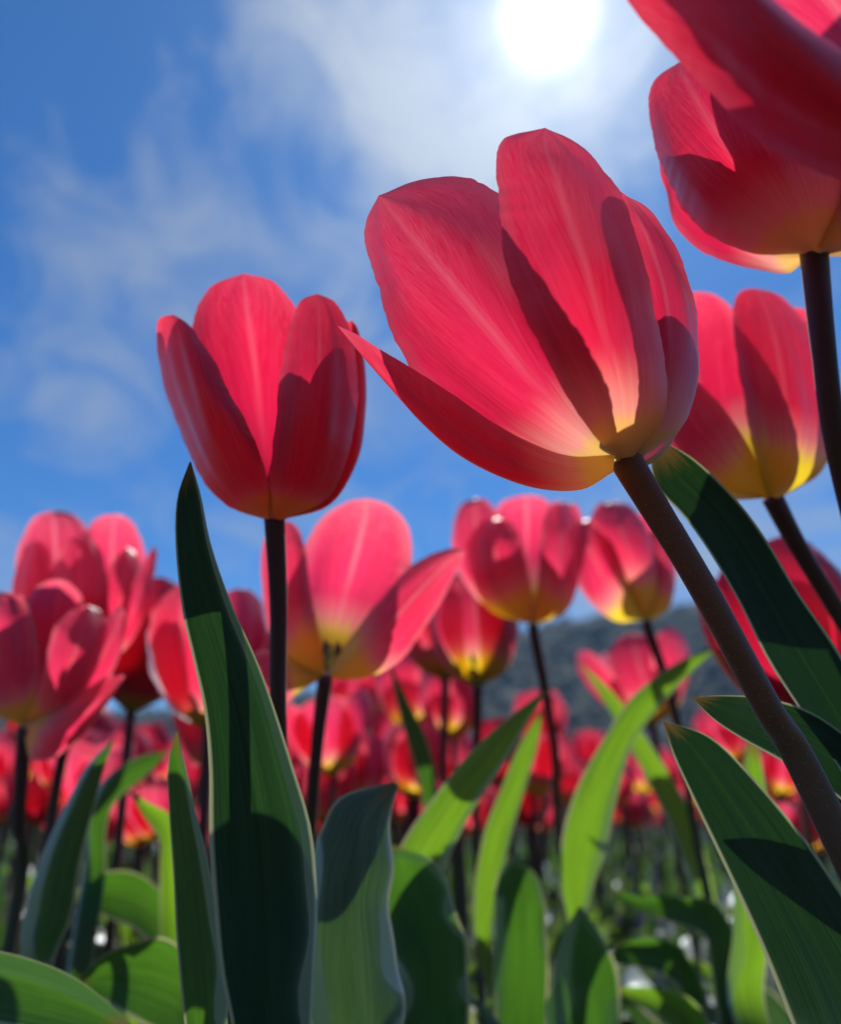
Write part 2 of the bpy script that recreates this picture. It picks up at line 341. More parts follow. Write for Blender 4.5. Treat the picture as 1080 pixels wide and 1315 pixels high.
def stamens(base, axis, size):
    axis = np.array(axis, float); axis /= np.linalg.norm(axis)
    x = np.cross([0.1, 0.99, 0.05], axis); x /= np.linalg.norm(x); y = np.cross(axis, x); ps = []
    for k in range(6):
        d = x*math.cos(k*1.047+.5)+y*math.sin(k*1.047+.5)
        p0 = base+d*size*.05; p1 = base+(d*.14+axis*.18)*size; p2 = base+(d*.16+axis*.36)*size
        ps.append((tube([p0, (p0+p1)/2, p1], [size*.012, size*.010], 6, 5), 0)); ps.append((tube([p1, (p1+p2)/2, p2], [size*.02, size*.026, size*.012], 6, 7), 1))
    return join(ps)
def pistil_parts(pl, base, axis, size):
    part(pl, 'pistil', ovary(base, axis, size), M_PIST)
    mk('stamens', stamens(base, axis, size), [M_PIST, M_ANTH], pl, tuple(pl.location))
def head(pl, base, axis, size, spin, ops, mat, seed=0, wide=1.0, rfac=1.0, nt_=26, ns=13):
    rnd = random.Random(seed)
    for k in range(6):
        g = petal_param(base, axis, size*(1.0 if k % 2 else .97), spin+k*math.pi/3+rnd.uniform(-.12, .12), ops[k % len(ops)], rnd,
                        nt_, ns, wide, rfac=rfac*(1.0 if k % 2 else .90))
        part(pl, 'petal', g, mat)
    pistil_parts(pl, base, axis, size)

# --- leaves ---------------------------------------------------------------
def leaf_px(pl, rows, fold=0.25, mat=None, base=None, bw=0.010, wave=0.04, seed=0, hi=True):
    """rows tip>foot: left edge, right edge (photo pixels), distance of each edge; then down to the soil"""
    L = []; R = []; M = []
    for q in rows:
        lx, ly, rx, ry, D = q[:5]; D2 = q[5] if len(q) > 5 else D
        l, r = at(lx, ly, D), at(rx, ry, D2); wd = np.linalg.norm(r-l)
        L.append(l); R.append(r); M.append((l+r)/2+FW*wd*fold)
    bx = np.array([pl.location.x, pl.location.y, 0.0]) if base is None else np.array(base)
    wv = (R[-1]-L[-1]); wv /= np.linalg.norm(wv)+1e-9
    mid = (M[-1]+bx)/2; w0 = np.linalg.norm(R[-1]-L[-1])*.58
    c0 = M[-1]-FW*w0*2/1.16*fold; low = bx+np.array([0, 0, -.01]); wl = np.linalg.norm(R[-1]-L[-1])*.5
    nk = max(3, int(np.linalg.norm(low-c0)/max(.012, np.linalg.norm(L[-1]-L[-2]))))
    for c, h in [(c0+(low-c0)*(k/nk), wl+(bw*.8-wl)*(k/nk)) for k in range(1, nk+1)]:
        L.append(c-wv*h); R.append(c+wv*h); M.append(c+FW*h*2*fold)
    g = sheet(L, M, R, 70 if hi else 40, 17 if hi else 11, wave, seed, ripple=0.01)
    # v runs tip>foot here; keep it
    return part(pl, 'leaf', g, mat or M_LEAF)

def leaf_geo(base, az, length, width, lean, droop, twist, fold, rnd, nt_=22, ns=9, wave=0.12):
    """a strap leaf rising from the foot of the plant"""
    d = np.array([math.cos(az), math.sin(az), 0.0]); up = np.array([0, 0, 1.0])
    n = 9; p = np.array(base, float); L = []; M = []; R = []
    prof = [.35, .62, .85, 1.0, .98, .85, .62, .30, 0.0]
    for i in range(n):
        t = i/(n-1); th = lean + droop*t**2.0            # angle from vertical
        dirv = up*math.cos(th)+d*math.sin(th)
        tw = twist*t; side0 = np.cross(d, up); nor = np.cross(side0, dirv)
        sd_ = side0*math.cos(tw)+nor*math.sin(tw); nr = np.cross(sd_, dirv)
        h = width*.5*prof[i]
        L.append(p-sd_*h); R.append(p+sd_*h); M.append(p-nr*h*fold*2)
        p = p+dirv*length/(n-1)
    return sheet(L[::-1], M[::-1], R[::-1], nt_, ns, wave, rnd.randint(0, 9999), ripple=0.03)

def stem(pl, pts, r0, r1, mat, n=14, m=40):
    """pts from the soil up to the flower"""
    return part(pl, 'stem', tube(pts, [r0, (r0+r1)/2, r1, r1*1.0, r1*1.18], n, m), mat)
def v3(p): return np.array(p, float)

# ================================================================== 1 hero flower
D = .170
P1 = plant('large sharp rose pink tulip leaning left over the middle of the picture', .150, .205)
petal_px(P1, D,   # left, broad, with the pale rib
    [(787, 596, -10), (712, 604, -30), (628, 566, -38), (550, 502, -36), (500, 425, -28), (476, 345, -18), (468, 292, 0), (486, 251, 20)],
    [(795, 592, 18), (745, 552, 78), (686, 490, 112), (628, 420, 118), (576, 357, 102), (538, 312, 78), (508, 278, 50), (486, 251, 20)],
    [(803, 585, -5), (784, 508, -10), (764, 420, -10), (728, 342, -12), (676, 275, -22), (612, 232, -25), (540, 231, 0), (486, 251, 20)], M_HERO, True, 1, .02)
petal_px(P1, D,   # lower left, reaching out to a narrow tip
    [(790, 603, -25), (745, 612, -60), (680, 600, -85), (612, 560, -85), (552, 512, -70), (502, 470, -45), (462, 438, -20), (433, 418, 0)],
    [(788, 604, 18), (742, 629, 32), (672, 624, 46), (602, 590, 42), (542, 541, 32), (492, 488, 20), (456, 446, 8), (433, 418, 0)],
    [(790, 584, 45), (725, 584, 72), (652, 553, 78), (584, 508, 66), (526, 471, 48), (487, 448, 30), (459, 430, 14), (433, 418, 0)], M_HERO, True, 2, .02)
petal_px(P1, D,   # front
    [(793, 590, 22), (752, 545, 90), (697, 455, 125), (660, 372, 118), (643, 290, 95), (637, 225, 75), (646, 180, 62), (700, 164, 55)],
    [(803, 588, 30), (798, 515, 118), (778, 435, 165), (755, 350, 170), (730, 278, 140), (712, 220, 105), (702, 190, 78), (700, 164, 55)],
    [(815, 586, 18), (854, 530, 58), (853, 440, 66), (832, 352, 58), (808, 278, 45), (779, 225, 42), (742, 185, 48), (700, 164, 55)], M_HERO, True, 3, .03)
petal_px(P1, D,   # right
    [(808, 586, 0), (808, 520, 22), (806, 432, 24), (790, 345, 10), (768, 275, -8), (762, 240, -14), (778, 234, -12), (806, 252, -8)],
    [(818, 588, 12), (850, 535, 42), (862, 452, 48), (855, 378, 34), (838, 322, 16), (822, 285, 4), (812, 264, -4), (806, 252, -8)],
    [(826, 587, -12), (878, 545, -22), (899, 475, -38), (896, 405, -46), (880, 348, -44), (859, 303, -36), (832, 268, -20), (806, 252, -8)], M_HERO, True, 4, .03)
petal_px(P1, D,   # far side, hidden behind the front one, leaned back to limit its shadow
    [(794, 584, -10), (775, 530, -50), (760, 490, -110), (758, 450, -170), (765, 424, -215), (775, 406, -245), (787, 394, -262), (802, 388, -272)],
    [(803, 582, -22), (806, 545, -100), (806, 500, -165), (808, 458, -215), (808, 428, -245), (806, 408, -260), (804, 395, -268), (802, 388, -272)],
    [(815, 582, -15), (845, 545, -60), (858, 495, -120), (858, 450, -175), (850, 424, -218), (838, 404, -246), (820, 392, -264), (802, 388, -272)], M_HERO, False, 5)
petal_px(P1, D,   # lower right, its edge shows past the others
    [(812, 600, -5), (850, 575, -10), (880, 520, -40), (886, 460, -80), (875, 400, -110), (860, 370, -120), (845, 352, -122), (830, 345, -122)],
    [(806, 604, -25), (838, 592, -75), (862, 545, -120), (866, 480, -150), (858, 420, -155), (850, 380, -145), (842, 358, -132), (830, 345, -122)],
    [(798, 600, -30), (790, 590, -100), (790, 540, -150), (795, 470, -165), (800, 410, -160), (806, 370, -150), (815, 350, -135), (830, 345, -122)], M_HERO, False, 6)
bp = at(803, 592, D-.001); ax1 = at(700, 400, D)-at(803, 592, D)
part(P1, 'pistil', ovary(bp+(ax1/np.linalg.norm(ax1))*.002, ax1, .026), M_PIST)
stem(P1, [v3((.150, .205, -.01)), v3((.128, .19, .13)), at(1062, 1045, .172), at(985, 905, .171), at(905, 760, .170), at(840, 650, .170), at(800, 582, .170)],
     .0048, .0032, M_STEMB, 24, 90)
hp = [at(1062, 1045, .172), at(985, 905, .171), at(905, 760, .170), at(840, 650, .170), at(803, 590, .170)]
hc = spline(hp, 400); hr = random.Random(3); bits = []
tet = np.array([(1, 1, 1), (1, -1, -1), (-1, 1, -1), (-1, -1, 1)])*.6
for i in range(900):
    j = int(hr.random()*398); T_ = hc[j+1]-hc[j]; T_ /= np.linalg.norm(T_)
    a_ = np.cross(T_, FW); a_ /= np.linalg.norm(a_); b_ = np.cross(T_, a_); th = hr.uniform(0, 6.283)
    rad_ = np.interp(j, [0, 399], [.0036, .0031]); d_ = a_*math.cos(th)+b_*math.sin(th)
    bits.append(((hc[j]+d_*rad_*1.03+tet*hr.uniform(.00003, .00010), [[0, 1, 2], [0, 3, 1], [0, 2, 3], [1, 3, 2]], [(0, 0)]*12), 0))
fz = part(P1, 'stem_fuzz', join(bits), plain('pale_fuzz', (.75, .72, .65), .5, 900, .2)); fz['kind'] = 'stuff'  # pale specks standing for fine stem hairs that catch the sun
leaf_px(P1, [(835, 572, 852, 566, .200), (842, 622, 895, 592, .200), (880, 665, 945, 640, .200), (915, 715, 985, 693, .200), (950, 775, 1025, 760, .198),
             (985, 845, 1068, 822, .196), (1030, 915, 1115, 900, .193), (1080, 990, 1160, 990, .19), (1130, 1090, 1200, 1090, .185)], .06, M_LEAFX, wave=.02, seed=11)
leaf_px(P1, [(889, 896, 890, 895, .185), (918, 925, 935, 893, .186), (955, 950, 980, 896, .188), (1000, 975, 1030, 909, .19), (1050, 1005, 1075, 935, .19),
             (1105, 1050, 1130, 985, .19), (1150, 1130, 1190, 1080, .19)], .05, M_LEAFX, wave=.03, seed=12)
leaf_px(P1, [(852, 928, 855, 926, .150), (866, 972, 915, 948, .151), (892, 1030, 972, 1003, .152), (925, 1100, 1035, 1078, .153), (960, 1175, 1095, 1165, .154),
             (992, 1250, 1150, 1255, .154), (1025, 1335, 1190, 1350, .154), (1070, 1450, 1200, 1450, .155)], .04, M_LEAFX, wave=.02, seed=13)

# ================================================================== 2 upright flower on the left
D = .222
P2 = plant('upright dark red tulip left of the large one, behind a tall dark leaf', -.040, .255)
petal_px(P2, D,   # left front
    [(342, 668, 0), (290, 648, -5), (250, 600, -20), (225, 540, -30), (208, 478, -28), (199, 435, -12), (203, 410, 4), (222, 404, 12)],
    [(345, 666, 22), (305, 622, 70), (272, 560, 95), (250, 505, 90), (236, 460, 68), (230, 430, 42), (226, 412, 22), (222, 404, 12)],
    [(352, 664, 28), (345, 620, 80), (325, 560, 95), (298, 510, 88), (275, 465, 68), (255, 435, 45), (240, 415, 25), (222, 404, 12)], M_DEEP, True, 21)
petal_px(P2, D,   # right front
    [(345, 665, 25), (345, 620, 75), (352, 560, 95), (358, 500, 90), (366, 445, 72), (376, 410, 56), (388, 386, 45), (407, 377, 40)],
    [(352, 666, 30), (385, 620, 90), (402, 560, 122), (408, 500, 118), (410, 450, 95), (410, 412, 70), (409, 390, 52), (407, 377, 40)],
    [(360, 668, 15), (420, 640, 30), (448, 585, 40), (458, 520, 42), (456, 460, 42), (445, 415, 42), (430, 388, 42), (407, 377, 40)], M_DEEP, True, 22)
petal_px(P2, D,   # right side
    [(356, 667, 5), (400, 640, 10), (425, 580, 15), (430, 520, 12), (432, 470, 5), (436, 435, 0), (443, 417, 0), (452, 411, 0)],
    [(360, 668, 0), (425, 648, 5), (460, 590, 2), (468, 530, 0), (468, 480, 0), (463, 440, 0), (458, 420, 0), (452, 411, 0)],
    [(356, 665, -20), (405, 640, -65), (440, 585, -80), (450, 525, -80), (455, 475, -65), (457, 438, -40), (456, 420, -15), (452, 411, 0)], M_DEEP, False, 23)
petal_px(P2, D,   # back, its lit inside shows with the pale rib
    [(342, 664, -20), (295, 620, -60), (262, 555, -80), (248, 490, -75), (246, 440, -55), (256, 395, -40), (275, 365, -30), (312, 351, -22)],
    [(350, 663, -30), (345, 610, -115), (335, 540, -150), (328, 475, -140), (320, 420, -110), (316, 385, -75), (313, 362, -42), (312, 351, -22)],
    [(358, 664, -20), (395, 620, -60), (412, 560, -80), (410, 500, -75), (400, 440, -55), (378, 395, -40), (350, 362, -30), (312, 351, -22)], M_DEEP, True, 24)
petal_px(P2, D,   # far right
    [(352, 662, -20), (385, 610, -70), (398, 550, -95), (400, 490, -90), (402, 450, -75), (408, 425, -60), (420, 410, -50), (437, 408, -44)],
    [(358, 664, -30), (412, 625, -95), (435, 565, -118), (442, 505, -112), (443, 460, -90), (442, 432, -66), (440, 416, -50), (437, 408, -44)],
    [(362, 666, -15), (430, 640, -55), (460, 580, -65), (466, 520, -62), (465, 470, -56), (460, 435, -50), (450, 415, -46), (437, 408, -44)], M_DEEP, False, 25)
petal_px(P2, D,   # far left
    [(340, 666, -5), (280, 640, -40), (242, 580, -55), (222, 520, -60), (212, 470, -50), (208, 440, -40), (210, 422, -32), (220, 415, -26)],
    [(344, 664, -20), (290, 615, -85), (262, 550, -110), (246, 490, -100), (236, 455, -80), (230, 432, -55), (225, 420, -38), (220, 415, -26)],
    [(348, 662, -20), (330, 610, -90), (305, 550, -118), (280, 490, -110), (262, 455, -85), (250, 432, -60), (236, 418, -40), (220, 415, -26)], M_DEEP, False, 26)
pistil_parts(P2, at(350, 660, D+.004), (0, .12, 1), .036)
stem(P2, [v3((-.040, .255, -.01)), at(368, 1200, .235), at(362, 1050, .232), at(357, 900, .228), at(357, 780, .225), at(352, 666, .222)], .0040, .0026, M_STEM, 20, 60)
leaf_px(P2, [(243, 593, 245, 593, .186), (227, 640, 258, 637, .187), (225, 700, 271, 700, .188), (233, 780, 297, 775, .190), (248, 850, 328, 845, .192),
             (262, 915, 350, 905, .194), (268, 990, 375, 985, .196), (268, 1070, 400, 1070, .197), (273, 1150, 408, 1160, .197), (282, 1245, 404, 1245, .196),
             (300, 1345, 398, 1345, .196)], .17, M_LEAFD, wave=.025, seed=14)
leaf_px(P2, [(225, 940, 228, 940, .215), (215, 985, 238, 985, .215), (217, 1050, 252, 1045, .214), (222, 1120, 268, 1110, .213), (226, 1200, 283, 1190, .212),
             (232, 1270, 292, 1265, .210), (240, 1350, 290, 1350, .21)], .2, M_LEAF, wave=.06, seed=15)
leaf_px(P2, [(505, 1004, 512, 1008, .235), (440, 1022, 500, 1060, .232), (415, 1060, 506, 1110, .230), (398, 1105, 500, 1160, .228), (385, 1180, 515, 1230, .226),
             (385, 1260, 520, 1290, .224), (400, 1350, 500, 1370, .22)], -.25, M_LEAFG, wave=.2, seed=16)

# ================================================================== 3 right flower with the yellow foot
D = .255; TILT = .55
P3 = plant('red tulip with bright yellow base right of the large tulip, touching the right edge', .200, .30)
petal_px(P3, D,
    [(982, 640, 0), (930, 640, -5), (880, 605, -15), (848, 550, -20), (838, 490, -20), (845, 430, -15), (862, 392, -10), (893, 374, -5)],
    [(988, 636, -10), (945, 590, -60), (912, 540, -80), (895, 490, -75), (890, 440, -55), (890, 408, -35), (891, 388, -18), (893, 374, -5)],
    [(994, 632, -10), (985, 570, -40), (975, 510, -50), (965, 455, -40), (950, 412, -28), (932, 388, -18), (914, 377, -10), (893, 374, -5)], M_RED, True, 31)
petal_px(P3, D,
    [(985, 636, 20), (968, 580, 60), (955, 515, 70), (946, 455, 60), (942, 410, 50), (944, 385, 42), (953, 373, 38), (970, 370, 35)],
    [(992, 638, 28), (1010, 590, 85), (1012, 530, 105), (1003, 470, 95), (993, 425, 75), (984, 398, 55), (976, 380, 42), (970, 370, 35)],
    [(1000, 640, 10), (1050, 605, 25), (1070, 550, 30), (1064, 490, 30), (1046, 435, 30), (1020, 395, 32), (995, 376, 34), (970, 370, 35)], M_RED, True, 32)
petal_px(P3, D,
    [(980, 640, 15), (930, 628, 40), (885, 590, 45), (856, 550, 35), (842, 520, 25), (838, 500, 18), (840, 486, 14), (850, 478, 10)],
    [(985, 640, 22), (945, 606, 62), (908, 562, 72), (880, 525, 60), (865, 502, 42), (858, 490, 28), (854, 482, 18), (850, 478, 10)],
    [(990, 636, 22), (968, 585, 62), (940, 540, 70), (910, 505, 58), (888, 486, 42), (873, 478, 28), (860, 475, 18), (850, 478, 10)], M_RED, False, 33)
petal_px(P3, D,
    [(992, 634, -20), (985, 570, -80), (985, 510, -95), (990, 460, -85), (998, 425, -65), (1008, 405, -48), (1018, 396, -36), (1030, 395, -30)],
    [(998, 636, -20), (1030, 585, -90), (1040, 530, -105), (1040, 480, -92), (1038, 440, -70), (1035, 415, -50), (1033, 402, -38), (1030, 395, -30)],
    [(1002, 640, -8), (1055, 605, -35), (1074, 550, -40), (1072, 500, -38), (1064, 455, -35), (1054, 425, -33), (1043, 405, -31), (1030, 395, -30)], M_RED, False, 34)
pistil_parts(P3, at(992, 632, D), (-.1, .3, 1), .03)
stem(P3, [v3((.200, .30, -.01)), at(1190, 1000, .28), at(1125, 870, .27), at(1070, 775, .262), at(1025, 700, .258), at(992, 638, .255)], .0040, .0030, M_STEM, 18, 50)
leaf_px(P3, [(958, 955, 975, 955, .36), (950, 1030, 985, 1030, .36), (945, 1110, 985, 1110, .36), (940, 1200, 990, 1200, .36), (940, 1300, 985, 1300, .36)],
        .2, M_LEAFL, wave=.1, seed=17)

# ================================================================== 4 upper right flower
D = .205; TILT = 0.0
P4 = plant('mauve red tulip high at the right edge, half covered by the blurred petal above it', .175, .22)
petal_px(P4, D,
    [(1034, 326, 5), (960, 325, 0), (895, 292, -15), (860, 245, -25), (842, 195, -25), (833, 145, -10), (840, 105, 5), (872, 80, 15)],
    [(1042, 322, 30), (1000, 268, 90), (952, 212, 112), (918, 165, 100), (895, 128, 75), (882, 105, 50), (875, 90, 30), (872, 80, 15)],
    [(1060, 318, 25), (1090, 260, 60), (1075, 195, 70), (1035, 145, 60), (985, 105, 45), (940, 82, 35), (900, 74, 25), (872, 80, 15)], M_HERO, True, 41)
petal_px(P4, D,
    [(1036, 332, -10), (1008, 352, -30), (945, 340, -45), (898, 318, -50), (866, 288, -45), (856, 250, -40), (848, 218, -36), (848, 192, -32)],
    [(1040, 328, -10), (990, 322, -10), (935, 290, -12), (900, 255, -15), (878, 225, -20), (863, 208, -26), (854, 198, -30), (848, 192, -32)],
    [(1046, 320, -20), (1010, 270, -60), (965, 225, -75), (925, 195, -70), (895, 180, -60), (875, 178, -48), (860, 182, -40), (848, 192, -32)], M_HERO, False, 42)
petal_px(P4, D,
    [(1042, 322, 25), (1062, 260, 60), (1080, 200, 70), (1100, 140, 60), (1115, 95, 50), (1130, 70, 42), (1145, 58, 36), (1165, 52, 30)],
    [(1052, 325, 20), (1110, 285, 60), (1150, 230, 80), (1168, 170, 75), (1172, 125, 60), (1172, 92, 45), (1170, 70, 36), (1165, 52, 30)],
    [(1056, 330, -10), (1130, 325, -20), (1185, 280, -20), (1210, 220, -10), (1215, 160, 0), (1208, 110, 10), (1190, 75, 20), (1165, 52, 30)], M_HERO, False, 43)
petal_px(P4, D,
    [(1038, 318, -15), (960, 262, -60), (908, 200, -80), (884, 132, -80), (890, 70, -75), (930, 20, -70), (990, -10, -60), (1060, -10, -55)],
    [(1048, 316, -30), (1060, 230, -130), (1075, 160, -150), (1085, 105, -135), (1080, 60, -110), (1072, 25, -80), (1066, 5, -65), (1060, -10, -55)],
    [(1058, 320, -15), (1130, 260, -80), (1160, 190, -95), (1165, 130, -90), (1155, 80, -80), (1135, 30, -70), (1102, 0, -60), (1060, -10, -55)], M_DEEP, False, 44)  # hidden back petal, made tall and wide to shade the front one
pistil_parts(P4, at(1050, 316, D), (-.1, 0, 1), .06)
stem(P4, [v3((.175, .22, -.01)), at(1180, 1000, .215), at(1120, 760, .212), at(1075, 570, .208), at(1058, 440, .206), at(1045, 320, .205)], .0040, .0031, M_STEM, 18, 60)

# ================================================================== 5 nearest flower, cut off by the corner
D = .128
P5 = plant('big out of focus tulip cut off by the top right corner', .170, .10)
petal_px(P5, D,
    [(1240, 262, -5), (1160, 250, 0), (1065, 226, 0), (985, 186, 0), (915, 122, 0), (860, 62, 0), (800, -12, 5), (760, -130, 30)],
    [(1248, 252, 40), (1165, 190, 130), (1075, 120, 165), (990, 50, 165), (920, -20, 135), (860, -80, 100), (805, -120, 60), (760, -130, 30)],
    [(1258, 238, 20), (1200, 140, 70), (1110, 82, 90), (1020, 20, 90), (940, -55, 80), (870, -125, 65), (810, -160, 50), (760, -130, 30)], M_DEEP, True, 51, .01)
petal_px(P5, D,
    [(1245, 252, -20), (1165, 236, -35), (1070, 208, -42), (990, 166, -45), (922, 100, -45), (866, 35, -40), (812, -50, -30), (800, -170, -10)],
    [(1255, 240, -20), (1190, 130, -30), (1110, 50, -40), (1040, -30, -50), (960, -100, -50), (890, -150, -40), (840, -168, -25), (800, -170, -10)],
    [(1265, 238, -30), (1290, 120, -60), (1270, 0, -70), (1200, -110, -70), (1110, -190, -70), (1000, -235, -60), (890, -230, -35), (800, -170, -10)], M_YEL, False, 52)  # back petal, widened leftwards out of sight to shade the front one
petal_px(P5, D,
    [(1255, 245, 0), (1280, 130, 20), (1290, 0, 20), (1280, -110, 10), (1270, -180, 5), (1270, -220, 0), (1280, -245, 0), (1300, -250, 0)],
    [(1265, 248, 20), (1340, 160, 90), (1370, 40, 110), (1365, -80, 90), (1350, -160, 60), (1335, -210, 30), (1318, -240, 10), (1300, -250, 0)],
    [(1270, 255, -20), (1380, 220, -60), (1440, 100, -80), (1440, -40, -70), (1410, -140, -50), (1375, -200, -30), (1335, -240, -10), (1300, -250, 0)], M_DEEP, False, 53)
petal_px(P5, D,
    [(1250, 240, -20), (1180, 120, -120), (1150, 0, -150), (1150, -120, -140), (1160, -180, -120), (1175, -215, -100), (1190, -235, -90), (1210, -240, -85)],
    [(1260, 240, -40), (1260, 110, -190), (1250, -10, -220), (1240, -120, -190), (1230, -180, -150), (1222, -215, -120), (1216, -232, -98), (1210, -240, -85)],
    [(1268, 242, -20), (1340, 130, -120), (1350, 0, -150), (1330, -110, -140), (1300, -180, -120), (1270, -215, -100), (1240, -235, -90), (1210, -240, -85)], M_DEEP, False, 54)
pistil_parts(P5, at(1255, 240, D), (-.3, 0, 1), .06)
stem(P5, [v3((.170, .10, -.01)), at(1420, 1000, .135), at(1340, 600, .131), at(1285, 380, .129), at(1252, 252, .128)], .0040, .0030, M_STEM, 14, 40)

# ================================================================== 6 open flower left of centre
D = .315; TILT = .15
P6 = plant('open coral tulip with a petal spreading right and a yellow centre', -.045, .37)
petal_px(P6, D,
    [(408, 866, -10), (384, 815, -25), (378, 765, -30), (385, 715, -28), (402, 678, -22), (425, 655, -18), (448, 643, -16), (472, 640, -15)],
    [(418, 864, -25), (430, 810, -70), (444, 760, -82), (455, 720, -72), (463, 688, -52), (468, 665, -34), (470, 650, -22), (472, 640, -15)],
    [(426, 866, -15), (470, 835, -35), (506, 788, -40), (525, 740, -36), (528, 700, -30), (518, 668, -22), (498, 648, -17), (472, 640, -15)], M_YEL, True, 61)
petal_px(P6, D,
    [(422, 858, 5), (450, 818, 10), (482, 775, 20), (515, 738, 30), (545, 716, 38), (570, 706, 44), (586, 704, 48), (598, 709, 50)],
    [(424, 864, 15), (462, 838, 38), (500, 803, 52), (532, 766, 58), (558, 738, 56), (577, 720, 54), (590, 711, 52), (598, 709, 50)],
    [(426, 872, 15), (472, 870, 25), (518, 845, 30), (550, 800, 36), (572, 762, 42), (586, 736, 46), (594, 720, 49), (598, 709, 50)], M_YEL, True, 62)
petal_px(P6, D,
    [(410, 869, 0), (370, 856, 0), (345, 812, -5), (335, 760, -5), (334, 715, 0), (340, 688, 4), (350, 673, 8), (366, 668, 10)],
    [(414, 866, 12), (384, 820, 40), (370, 775, 48), (366, 735, 42), (364, 705, 32), (364, 688, 22), (365, 676, 15), (366, 668, 10)],
    [(418, 862, 15), (410, 815, 35), (402, 770, 38), (395, 730, 32), (390, 700, 25), (385, 684, 18), (377, 673, 13), (366, 668, 10)], M_YEL, False, 63)
petal_px(P6, D,
    [(412, 872, 5), (385, 888, 8), (368, 905, 10), (352, 918, 12), (345, 922, 12), (342, 922, 12), (340, 920, 12), (340, 915, 12)],
    [(410, 868, 12), (378, 868, 30), (350, 872, 38), (335, 880, 36), (330, 892, 28), (332, 902, 20), (336, 910, 15), (340, 915, 12)],
    [(408, 862, 0), (370, 840, 10), (335, 835, 12), (312, 850, 12), (308, 875, 12), (315, 897, 12), (328, 910, 12), (340, 915, 12)], M_YEL, False, 64)
pistil_parts(P6, at(418, 862, D), (.05, 0, 1), .034)
stem(P6, [v3((-.045, .37, -.01)), at(395, 1250, .34), at(398, 1080, .33), at(407, 960, .32), at(418, 868, .315)], .0040, .0028, M_STEM, 16, 40)

# ================================================================== other foreground tulips
def simple(label, x, y, size_px, D, base_dx=0, lean=(0, 0, 1), ops=(.2,), mat=None, spin=0.3, seed=0, wide=1.0, rfac=1.0, stem_pts=None, stem_m=None, r=.0026):
    b = at(x, y, D); size = size_px*D/FPX
    if lean[2] != 0: lean = np.array(lean, float)
    gx, gy = b[0]+base_dx, b[1]+.02
    pl = plant(label, gx, gy)
    head(pl, b, lean, size, spin, ops, mat or M_YEL, seed, wide, rfac)
    mids = [at(*p) for p in (stem_pts or [])] or [np.array([b[0]+base_dx*.5, b[1]+.01, b[2]*.5])]
    stem(pl, [v3((gx, gy, -.01))]+mids+[b], r*1.25, r, stem_m or M_STEM, 12, 30)
    return pl
def shaped(label, bx, by, D, gx=None, stem_pts=(), r=.0026, pist=.035):
    b = at(bx, by, D); g0 = (b[0] if gx is None else gx, b[1]+.02)
    pl = plant(label, *g0)
    stem(pl, [v3((g0[0], g0[1], -.01))]+[at(*p) for p in stem_pts]+[b], r*1.25, r, M_STEM, 12, 30)
    part(pl, 'pistil', ovary(b, (0, .2, 1), pist), M_PIST)
    return pl
TILT = .3
D = .43; S7 = shaped('upright red tulip left of the tilted one, right of centre above the dark hill', 684, 801, D, .095, [(722, 1100, .45), (712, 960, .44)])
pp(S7, D, E([(677, 800), (630, 782), (596, 747), (582, 705), (582, 672), (589, 652), (600, 643), (613, 640)], -8), E([(681, 797), (668, 760), (655, 715), (645, 680), (638, 658), (630, 647), (622, 641), (613, 640)], 0), 20, M_YEL, 1)
pp(S7, D, E([(680, 797), (655, 760), (636, 715), (632, 680), (636, 658), (646, 645), (658, 638), (675, 636)], -35), E([(688, 797), (707, 760), (719, 715), (721, 680), (716, 658), (706, 645), (692, 638), (675, 636)], -35), -35, M_YEL, 2)
pp(S7, D, E([(675, 801), (630, 784), (606, 747), (599, 710), (603, 688), (612, 675), (624, 668), (638, 666)], 12), E([(683, 799), (682, 760), (676, 718), (669, 692), (662, 679), (656, 671), (648, 667), (638, 666)], 50), 28, M_YEL, 3)
pp(S7, D, E([(685, 800), (690, 760), (692, 715), (695, 685), (699, 665), (704, 652), (710, 646), (718, 643)], 50), E([(693, 801), (727, 785), (743, 750), (746, 710), (743, 680), (737, 660), (730, 648), (718, 643)], 5), 32, M_YEL, 4)
pp(S7, D, E([(684, 798), (705, 765), (712, 720), (712, 690), (716, 668), (722, 655), (728, 648), (736, 645)], -55), E([(692, 799), (728, 775), (742, 735), (748, 700), (748, 675), (746, 658), (742, 649), (736, 645)], -25), -15, M_YEL, 5)
D = .44; S8 = shaped('tilted red tulip with yellow base, its stem rising in front of the dark hill', 829, 797, D, .175, [(905, 1130, .46), (868, 920, .45)])
pp(S8, D, E([(823, 797), (788, 797), (755, 770), (736, 732), (731, 702), (734, 682), (741, 672), (753, 668)], 0), E([(829, 793), (812, 755), (797, 716), (786, 690), (777, 677), (769, 670), (761, 667), (753, 668)], 42), 20, M_YEL, 6)
pp(S8, D, E([(825, 795), (802, 755), (778, 712), (763, 682), (760, 663), (765, 652), (774, 646), (788, 644)], 38), E([(834, 793), (845, 757), (843, 715), (835, 685), (826, 666), (815, 653), (803, 646), (788, 644)], 30), 30, M_YEL, 7)
pp(S8, D, E([(831, 795), (836, 757), (834, 722), (832, 702), (833, 689), (837, 683), (841, 680), (846, 679)], 12), E([(839, 797), (861, 777), (868, 742), (867, 716), (863, 699), (858, 688), (853, 682), (846, 679)], 0), 25, M_YEL, 8)
pp(S8, D, E([(824, 793), (798, 755), (790, 712), (793, 686), (800, 672), (807, 664), (815, 660), (822, 659)], -45), E([(834, 793), (855, 757), (860, 720), (856, 695), (848, 678), (840, 668), (832, 661), (822, 659)], -40), -30, M_YEL, 9)
D = .345; TILT = .1; S10 = shaped('wide open coral tulip low at the left edge', 32, 934, D, -.185, [(18, 1180, .36), (24, 1050, .35)], .0030)
